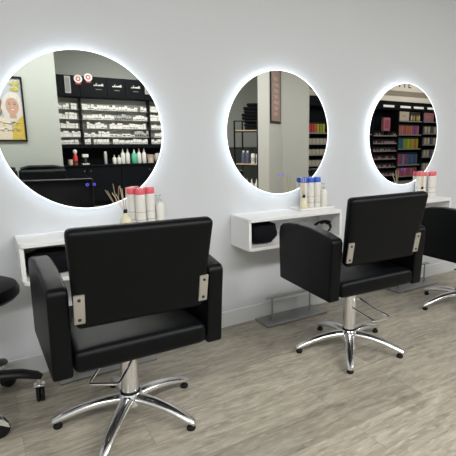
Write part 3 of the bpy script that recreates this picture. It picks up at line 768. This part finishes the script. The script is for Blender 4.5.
MB().lathe([(0, 0.205), (0.022, 0.205), (0.022, 0.235), (0, 0.237)], 18).build('cap', M['carton'], th)
tb = thing('tub', 'brown jar on the black worktop right of the nozzle bottles', 'jar', (2.405, -6.56, WZ))
MB().lathe([(0, 0), (0.055, 0), (0.060, 0.006), (0.060, 0.11), (0, 0.11)], 24).build('body', M['p_cream'], tb)
MB().lathe([(0, 0.11), (0.064, 0.11), (0.064, 0.16), (0.058, 0.166), (0, 0.166)], 24).build('lid', M['brown2'], tb)
bg = MB().blob((2.56, -6.57, WZ + 0.098), (0.082, 0.075, 0.096), 3.0, 0.06, 0.8, 3).build('cotton_bag', M['carton2'], smooth=60)
tag(bg, 'grey bag of cotton wool on worktop, right of the brown jar', 'bag')
# red bottle with white cap and small dispenser at the left end
rb = thing('spray_bottle', 'red bottle with round white top at left end of black worktop', 'bottle', (1.02, -6.52, WZ))
MB().lathe([(0, 0), (0.035, 0), (0.038, 0.006), (0.036, 0.08), (0.040, 0.11), (0.036, 0.16), (0.018, 0.20), (0, 0.20)], 22).build('body', M['red'], rb)
MB().lathe([(0, 0.20), (0.022, 0.20), (0.036, 0.225), (0.036, 0.255), (0.020, 0.275), (0, 0.278)], 22).build('cap', M['signwhite'], rb)
MB().lathe([(0.0365, 0.03), (0.0395, 0.03), (0.0385, 0.075), (0.0365, 0.075)], 22).build('label_print', M['dark'], rb)
ds = thing('dispenser', 'small white-topped dispenser stand on worktop beside red bottle', 'dispenser', (1.19, -6.54, WZ))
MB().box((-0.06, -0.05, 0), (0.06, 0.05, 0.022), 0.004, 1).build('foot', M['carton'], ds)
MB().box((-0.022, -0.02, 0.022), (0.022, 0.04, 0.135), 0.003, 1).build('stand', M['dark'], ds)
MB().box((-0.05, -0.05, 0.135), (0.05, 0.045, 0.190), 0.006, 1).build('head', M['carton'], ds)
jr = thing('jar', 'small tan jar at the far left of the black worktop', 'jar', (0.93, -6.50, WZ))
MB().lathe([(0, 0), (0.036, 0), (0.04, 0.006), (0.04, 0.075), (0, 0.075)], 22).build('body', M['p_cream'], jr)
MB().lathe([(0, 0.075), (0.042, 0.075), (0.042, 0.10), (0, 0.102)], 22).build('lid', M['wood'], jr)

# ------------------------------------------------------------------ rack of towels (seen in the middle mirror)
rk = thing('shelf_rack', 'slim black metal rack with wooden boards, beside the angled wall', 'rack', (3.785, -5.60, 0), math.radians(60))
RW, RD_ = 0.52, 0.30
for x in (0.0, RW):
    for y_ in (0.0, -RD_): MB().box((x - 0.012, y_ - 0.012, 0), (x + 0.012, y_ + 0.012, 1.60)).build('upright', M['blackmetal'], rk)
for z in (0.18, 0.77, 1.42):
    MB().box((0.012, -RD_ + 0.012, z - 0.022), (RW - 0.012, -0.012, z), 0.002, 1).build('shelf_board', M['wood'], rk)
    MB().box((0.012, -0.012, z - 0.045), (RW - 0.012, 0.006, z - 0.020)).build('front_rail', M['blackmetal'], rk)
for y_ in (0.0, -RD_): MB().box((0.012, y_ - 0.010, 1.580), (RW - 0.012, y_ + 0.010, 1.600)).build('top_rail', M['blackmetal'], rk)
RM = rk.matrix_basis.copy() if False else (Matrix.Translation((3.785, -5.60, 0)) @ Matrix.Rotation(math.radians(60), 4, 'Z'))
def onrack(x, y_, z): return tuple(RM @ Vector((x, y_, z)))
zt = 1.4206
names = ['bottom', 'second', 'third', 'fourth', 'fifth', 'sixth', 'seventh', 'topmost']
for k in range(8):
    w = (0.29, 0.30, 0.295, 0.35, 0.36, 0.30, 0.32, 0.22)[k]; hgt = 0.063
    if k < 3: w = min(w, 0.30)
    o = MB().cushion((-w / 2, -0.115, 0.0015), (w / 2, 0.115, hgt - 0.0015), hgt * 0.42, 0.0, seg=3).build('folded_towel', M['cloth'])
    o.location = onrack(0.495 - w / 2 - (0.0, 0.006, 0.002, 0.004, 0.0, 0.008, 0.0, 0.02)[k], -0.150, zt + k * hgt)
    o.rotation_euler = (0, 0, math.radians(60) + random.uniform(-0.02, 0.02))
    tag(o, '%s folded black towel %sin the stack on the metal rack' % (names[k], 'from the bottom ' if 0 < k < 7 else ''), 'towel', 'folded black towels')
rbt = thing('pump_bottle', '', 'bottle')
MB().lathe([(0, 0), (0.040, 0), (0.043, 0.005), (0.043, 0.17), (0.036, 0.19), (0.014, 0.20), (0, 0.20)], 22).build('body', M['carton'], rbt)
MB().lathe([(0.0432, 0.03), (0.0438, 0.03), (0.0438, 0.12), (0.0432, 0.12)], 22).build('label_print', M['carton2'], rbt)
m = MB().cyl((0, 0, 0.20), (0, 0, 0.225), 0.016, 0.016, 14); m.cyl((0, 0, 0.225), (0, 0, 0.262), 0.006, 0.006, 10); m.box((-0.036, -0.010, 0.258), (0.012, 0.010, 0.280), 0.003, 1)
m.build('pump_head', M['plastic'], rbt)
dk = thing('tall_bottle', '', 'bottle')
MB().lathe([(0, 0), (0.042, 0), (0.045, 0.005), (0.045, 0.19), (0.030, 0.21), (0.018, 0.215), (0, 0.215)], 22).build('body', M['p_slate'], dk)
MB().lathe([(0, 0.215), (0.021, 0.215), (0.021, 0.25), (0, 0.252)], 18).build('cap', M['carton'], dk)
rbt.location = onrack(0.36, -0.10, 0.7706); tag(rbt, 'white pump bottle with black pump on the middle board of the metal rack', None, 'rack bottles')
dup(rbt, onrack(0.455, -0.14, 0.7706), label='white pump bottle nearest the right post, on middle board of the rack', group='rack bottles')
dk.location = onrack(0.235, -0.10, 0.7706); tag(dk, 'dark slate bottle on middle board of the metal rack, right one', None, 'dark rack bottles')
dup(dk, onrack(0.125, -0.13, 0.7706), label='dark slate bottle on middle board of the metal rack, left one', group='dark rack bottles')
dup(sq, onrack(0.20, -0.12, 0.1806), label='white nozzle bottle on the lowest board of the rack, leftmost', group='low rack bottles')
dup(sq, onrack(0.31, -0.12, 0.1806), label='white nozzle bottle on the lowest board of the rack, middle', group='low rack bottles')
dup(sq, onrack(0.42, -0.12, 0.1806), label='white nozzle bottle on the lowest board of the rack, right', group='low rack bottles')
# tall things on the lowest board which rise to the height seen in the mirror
# narrow framed print on the angled wall
pr = thing('framed_print', 'narrow tall framed print with vertical rust lettering on the angled wall', 'picture', (4.0, -4.66, 0), 0)
ang = math.atan2(-0.56, 0.67)
pr.rotation_euler = (0, 0, ang)
MB().box((0.055, 0.0012, 1.54), (0.70, 0.018, 2.55), 0.002, 1).build('frame', M['blackmetal'], pr)
MB().box((0.105, 0.018, 1.58), (0.65, 0.0195, 2.51)).build('print', M['brown'], pr)
for k in range(7):
    z = 1.68 + k * 0.105
    MB().box((0.25 + 0.03 * (k % 2), 0.0196, z), (0.48 + 0.04 * (k % 3), 0.0206, z + 0.065)).build('print_mark', M['brown2'], pr)

# ------------------------------------------------------------------ retail wall (seen in the middle and far mirrors)
RY = -7.0
def bay(x0, x1, shelves, label, signs=(), z_head=2.10):
    t = thing('retail_bay', label, 'shelving', (0, 0, 0), 0, 'black retail bays')
    MB().box((x0, YB + 0.002, 0.0), (x1, YB + 0.022, 2.335)).build('back_panel', M['cabinet'], t)
    for x in (x0, x1 - 0.03): MB().box((x, YB + 0.022, 0.0), (x + 0.03, RY, 2.335)).build('side_panel', M['cabinet'], t)
    MB().box((x0 + 0.03, YB + 0.022, z_head), (x1 - 0.03, RY, 2.335)).build('header', M['cabinet'], t)
    for xm in signs: MB().box((xm - 0.22, RY, 2.165), (xm + 0.22, RY + 0.008, 2.225)).build('header_sign', M['striplit'], t)
    for z in shelves:
        s = MB().box((x0 + 0.03, YB + 0.022, z - 0.018), (x1 - 0.03, RY - 0.02, z)).build('shelf_board', M['cabinet'], t)
        MB().box((x0 + 0.03, RY - 0.02, z - 0.030), (x1 - 0.03, RY - 0.014, z + 0.004)).build('price_rail', M['shelfmetal'], s)
    return t
L1 = [0.22, 0.46, 0.70, 0.93, 1.15, 1.37]
L2 = [0.16, 0.50, 0.98, 1.40]
L3 = [0.30, 0.72, 1.10, 1.44]
Lz = 1.80
bay(8.93, 9.955, L1, 'black retail bay with rows of nail polish, in far mirror', (9.517,))
bay(9.955, 11.03, L2 + [Lz], 'black retail bay with colour-blocked packs in far mirror', (10.222, 10.80))
bay(11.03, 12.10, L3 + [Lz], 'black retail bay with white bottles at right of far mirror', (11.42,))
bay(7.88, 8.93, L2, 'black retail bay left of the nail polish bay')
bay(6.60, 7.88, [0.30, 0.58, 0.86, 1.14, 1.42], 'black retail bay with beige cartons, at right of middle mirror')
YP = -7.12
def pack(w, h, m, name='pack', d=0.09):
    t = thing(name, '', 'pack')
    MB().box((-w / 2, -d / 2, 0), (w / 2, d / 2, h * 0.86), 0.004, 1).build('body', m, t)
    MB().box((-w * 0.3, -d * 0.3, h * 0.86), (w * 0.3, d * 0.3, h), 0.003, 1).build('cap', M['dark'], t)
    return t
def vial(m):
    t = thing('nail_polish', '', 'nail polish')
    MB().lathe([(0, 0), (0.020, 0), (0.023, 0.004), (0.023, 0.045), (0.010, 0.055), (0, 0.055)], 14).build('bottle', m, t)
    MB().lathe([(0, 0.055), (0.011, 0.055), (0.010, 0.11), (0, 0.112)], 12).build('cap', M['dark'], t)
    return t
vs = [vial(M['polish']), vial(M['polish2']), vial(M['p_rose'])]
vused = [False] * 3
vrow = ['lowest', 'second lowest', 'third lowest', 'third highest', 'second highest', 'highest']
for ri, z in enumerate(L1):
    for k in range(16):
        x = 9.01 + k * 0.0585
        if ri == 5 and abs(x - 9.49) < 0.17: continue
        j = rnd.choices((0, 1, 2), (3, 2, 1))[0]
        lab = 'nail polish bottle with dark cap on the %s rail of the polish bay' % vrow[ri]; gp = 'nail polish, %s rail' % vrow[ri]
        if vused[j]: dup(vs[j], (x, -7.055, z + 0.0006), label=lab, group=gp)
        else: vs[j].location = (x, -7.055, z + 0.0006); tag(vs[j], lab, None, gp); vused[j] = True
PK = {}
def put(col, w, h, x, y_, z, lab, gp, name='pack', d=0.09):
    key = (col, w, h, name, d)
    if key in PK: dup(PK[key], (x, y_, z + 0.0006), label=lab, group=gp)
    else:
        PK[key] = pack(w, h, M[col], name, d); PK[key].location = (x, y_, z + 0.0006); tag(PK[key], lab, None, gp)
cn = {'p_pink': 'deep pink', 'p_rose': 'rose', 'p_orange': 'amber', 'p_teal': 'teal', 'p_blue': 'blue', 'p_green': 'lime green', 'p_yellow': 'yellow', 'p_violet': 'violet', 'p_slate': 'slate', 'p_red': 'red', 'p_cream': 'cream'}
def row(z, seq, x0, step, w, h, where):
    for k, c in enumerate(seq):
        put(c, w, h, x0 + k * step, YP, z, '%s pack on the %s' % (cn[c], where), '%s packs, %s' % (cn[c], where))
row(1.40, ['p_pink', 'p_orange', 'p_rose', 'p_pink', 'p_orange', 'p_orange', 'p_rose', 'p_pink', 'p_violet', 'p_rose'], 10.03, 0.098, 0.088, 0.30, 'highest row of the colour-blocked bay')
row(0.98, ['p_teal', 'p_teal', 'p_blue', 'p_green', 'p_green', 'p_yellow', 'p_green', 'p_yellow', 'p_orange', 'p_yellow'], 10.03, 0.098, 0.090, 0.34, 'row under the pink row of the colour-blocked bay')
row(0.50, ['p_slate', 'p_pink', 'p_slate', 'p_rose', 'p_violet', 'p_slate', 'p_blue', 'p_slate', 'p_blue', 'p_slate'], 10.03, 0.098, 0.088, 0.36, 'second lowest row of the colour-blocked bay')
row(0.16, ['p_pink', 'p_rose', 'p_pink', 'p_pink', 'p_rose', 'p_pink', 'p_pink', 'p_rose', 'p_pink', 'p_pink'], 10.03, 0.098, 0.088, 0.27, 'lowest row of the colour-blocked bay')
for zi_, nm in zip(L3, ('lowest', 'second lowest', 'second highest', 'highest')):
    for k in range(6):
        put('p_cream' if k % 3 else 'p_slate', 0.10, 0.24, 11.145 + k * 0.150, YP, zi_, '%s bottle pack on the %s shelf of the right-hand retail bay' % ('cream' if k % 3 else 'slate', nm), '%s packs, %s shelf, right bay' % ('cream' if k % 3 else 'slate', nm))
for zi_, nm in zip([0.30, 0.58, 0.86, 1.14, 1.42], ('lowest', 'second lowest', 'middle', 'second highest', 'highest')):
    if nm == 'highest': continue
    for k in range(5):
        if zi_ + 0.15 < 1.40: put('beige', 0.115, 0.150, 6.72 + k * 0.125, -7.10, zi_, 'beige carton on the %s shelf of the bay beside the angled wall' % nm, 'beige cartons, %s shelf' % nm, 'beige_carton', 0.16)
for k, c in enumerate(['p_red', 'p_red', 'p_orange', 'p_yellow', 'p_green', 'p_yellow']):
    put(c, 0.075, 0.26, 6.73 + k * 0.092, -7.10, 1.42, '%s pack on the highest shelf of the bay beside the angled wall' % cn[c], '%s packs beside the angled wall' % cn[c])
for k in range(4):
    put('p_violet', 0.09, 0.15, 7.38 + k * 0.11, -7.10, 1.14, 'violet pack beside the beige cartons in the bay next to the angled wall', 'violet packs beside beige cartons')
# pink display panel that projects from the polish bay, and three lit pictures above
s = thing('display_box', 'pink display box standing on the top rail of the polish bay', 'box', (9.49, -7.06, 1.3706))
MB().box((-0.13, -0.05, 0.125), (0.13, 0.05, 0.50), 0.004, 1).build('box', M['p_rose'], s)
MB().box((-0.13, -0.03, 0.0), (-0.11, 0.03, 0.125)).build('foot', M['dark'], s); MB().box((0.11, -0.03, 0.0), (0.13, 0.03, 0.125)).build('foot', M['dark'], s)
MB().box((-0.09, 0.05, 0.20), (0.09, 0.053, 0.44)).build('print', M['p_pink'], s)
for x, w, lab, cc in ((10.265, 0.215, 'square cream picture card on the colour-blocked bay', ('p_cream', 'signwhite')),
                      (10.76, 0.215, 'dark picture card with yellow shapes beside the cream card', ('dark', 'p_yellow')),
                      (11.36, 0.26, 'pink picture card at right end of the picture row', ('p_rose', 'p_cream'))):
    s = thing('picture_card', lab, 'picture', (x, -7.07, 1.8006), 0, 'picture cards')
    MB().box((-w, -0.02, 0), (w, 0, 0.27), 0.003, 1).build('card', M[cc[0]], s)
    if cc[1] == 'p_yellow':
        for dx in (-0.17, -0.06, 0.08, 0.17): MB().prism([(dx - 0.03, 0.02), (dx + 0.03, 0.02), (dx + 0.045, 0.12), (dx, 0.19), (dx - 0.04, 0.12)], 1, 0.0, 0.003).build('print', M['p_cream' if dx in (-0.17, 0.17) else cc[1]], s)
    else:
        MB().box((-w * 0.45, 0.0, 0.11), (w * 0.45, 0.003, 0.135)).build('print', M['brown2'], s)
        MB().box((-w * 0.45, 0.0, 0.155), (w * 0.30, 0.003, 0.175)).build('print', M['brown2'], s)
# wall lettering on the bulkhead, only its end shows in the mirror
sg = thing('wall_lettering', 'black capital letters on the cream bulkhead above the retail bays', 'sign', (10.13, -6.998, 2.83))
for ch, dx in (('I', -0.21), ('T', 0.0), ('E', 0.22)):
    text_build(ch, 0.30, 'letter', M['dark'], sg, Matrix.Translation((dx, 0.006, 0)) @ Matrix.Rotation(PI / 2, 4, 'X'))

# ------------------------------------------------------------------ ceiling lights
def area(name, x, y_, w, h, power, col=(1.0, 0.99, 0.975)):
    t = thing('ceiling_light', name, 'ceiling light', (x, y_, H), 0, 'ceiling panel lights')
    m = MB()
    for a, b in (((-w / 2 - .02, -h / 2 - .02), (w / 2 + .02, -h / 2)), ((-w / 2 - .02, h / 2), (w / 2 + .02, h / 2 + .02)), ((-w / 2 - .02, -h / 2), (-w / 2, h / 2)), ((w / 2, -h / 2), (w / 2 + .02, h / 2))):
        m.box((a[0], a[1], -0.025), (b[0], b[1], -0.0005))
    m.build('frame', M['white'], t)
    MB().box((-w / 2, -h / 2, -0.012), (w / 2, h / 2, -0.0005)).build('diffuser', M['panel'], t)
    ld = bpy.data.lights.new('ceiling_lamp', 'AREA'); ld.shape = 'RECTANGLE'; ld.size = w; ld.size_y = h; ld.energy = power; ld.color = col
    lo_ = bpy.data.objects.new('ceiling_lamp', ld); COL.objects.link(lo_); lo_.location = (x, y_, H - 0.03)
    return t
area('ceiling light panel left of the viewer', -0.9, -3.75, 1.2, 0.6, 50.0)
area('added fill light panel near the left side wall', -2.3, -3.4, 0.6, 1.2, 42.0)  # extra unseen panel, added to brighten the lower left of the mirror wall
area('ceiling light panel right of the viewer', 1.9, -3.6, 1.2, 0.6, 66.0)
area('ceiling light panel facing the far end of mirrors', 4.8, -3.4, 1.2, 0.6, 44.0)
area('ceiling light panel behind the viewer', 0.5, -3.6, 1.2, 0.6, 52.0)
area('ceiling light panel over the dispensary', 2.0, -5.3, 1.2, 0.6, 58.0)
area('ceiling light panel in front of the angled wall', 3.4, -3.2, 1.2, 0.6, 44.0)
area('ceiling light panel before the beige carton bay', 7.6, -4.6, 1.2, 0.6, 40.0)
area('ceiling light panel before the colour-blocked bay', 10.2, -3.4, 1.2, 0.6, 60.0)
# unseen spotlights added to brighten the bulkhead of the retail wall
def spot(label, x, y_, tx, ty, tz, power):
    t = thing('added_fill_spotlight', label, 'spotlight', (x, y_, H), 0, 'added fill spotlights')
    d = (Vector((tx, ty, tz)) - Vector((x, y_, H - 0.16))).normalized()
    MB().cyl((0, 0, -0.0005), (0, 0, -0.02), 0.045, 0.045, 20, 0.003).build('mount', M['white'], t)
    MB().cyl((0, 0, -0.02), (0, 0, -0.14), 0.010, 0.010, 12).build('stem', M['white'], t)
    c = Vector((0, 0, -0.16))
    MB().cyl(c - d * 0.07, c + d * 0.06, 0.036, 0.042, 24, 0.004).build('head', M['white'], t)
    MB().cyl(c + d * 0.0602, c + d * 0.063, 0.034, 0.034, 24).build('lens', M['panel'], t)
    ld = bpy.data.lights.new('fill_spot_lamp', 'SPOT'); ld.energy = power; ld.spot_size = math.radians(95); ld.spot_blend = 0.8; ld.shadow_soft_size = 0.05; ld.color = (1.0, 0.95, 0.88)
    o = bpy.data.objects.new('fill_spot_lamp', ld); COL.objects.link(o)
    o.location = Vector((x, y_, H)) + c + d * 0.08; o.rotation_euler = d.to_track_quat('-Z', 'Y').to_euler()
spot('added fill spotlight brightening the bulkhead over the polish bay', 9.2, -5.3, 9.5, -7.0, 2.75, 50)
spot('added fill spotlight brightening the bulkhead over the colour-blocked bay', 11.0, -5.3, 10.9, -7.0, 2.75, 50)

w = bpy.data.worlds.new('world'); scene.world = w; w.use_nodes = True
w.node_tree.nodes['Background'].inputs['Color'].default_value = (0.9, 0.95, 1.0, 1)
w.node_tree.nodes['Background'].inputs['Strength'].default_value = 0.05

vs_ = scene.view_settings
vs_.view_transform = 'Standard'; vs_.look = 'None'; vs_.gamma = 1.0; vs_.exposure = -0.03
try: vs_.use_curve_mapping = False
except Exception: pass
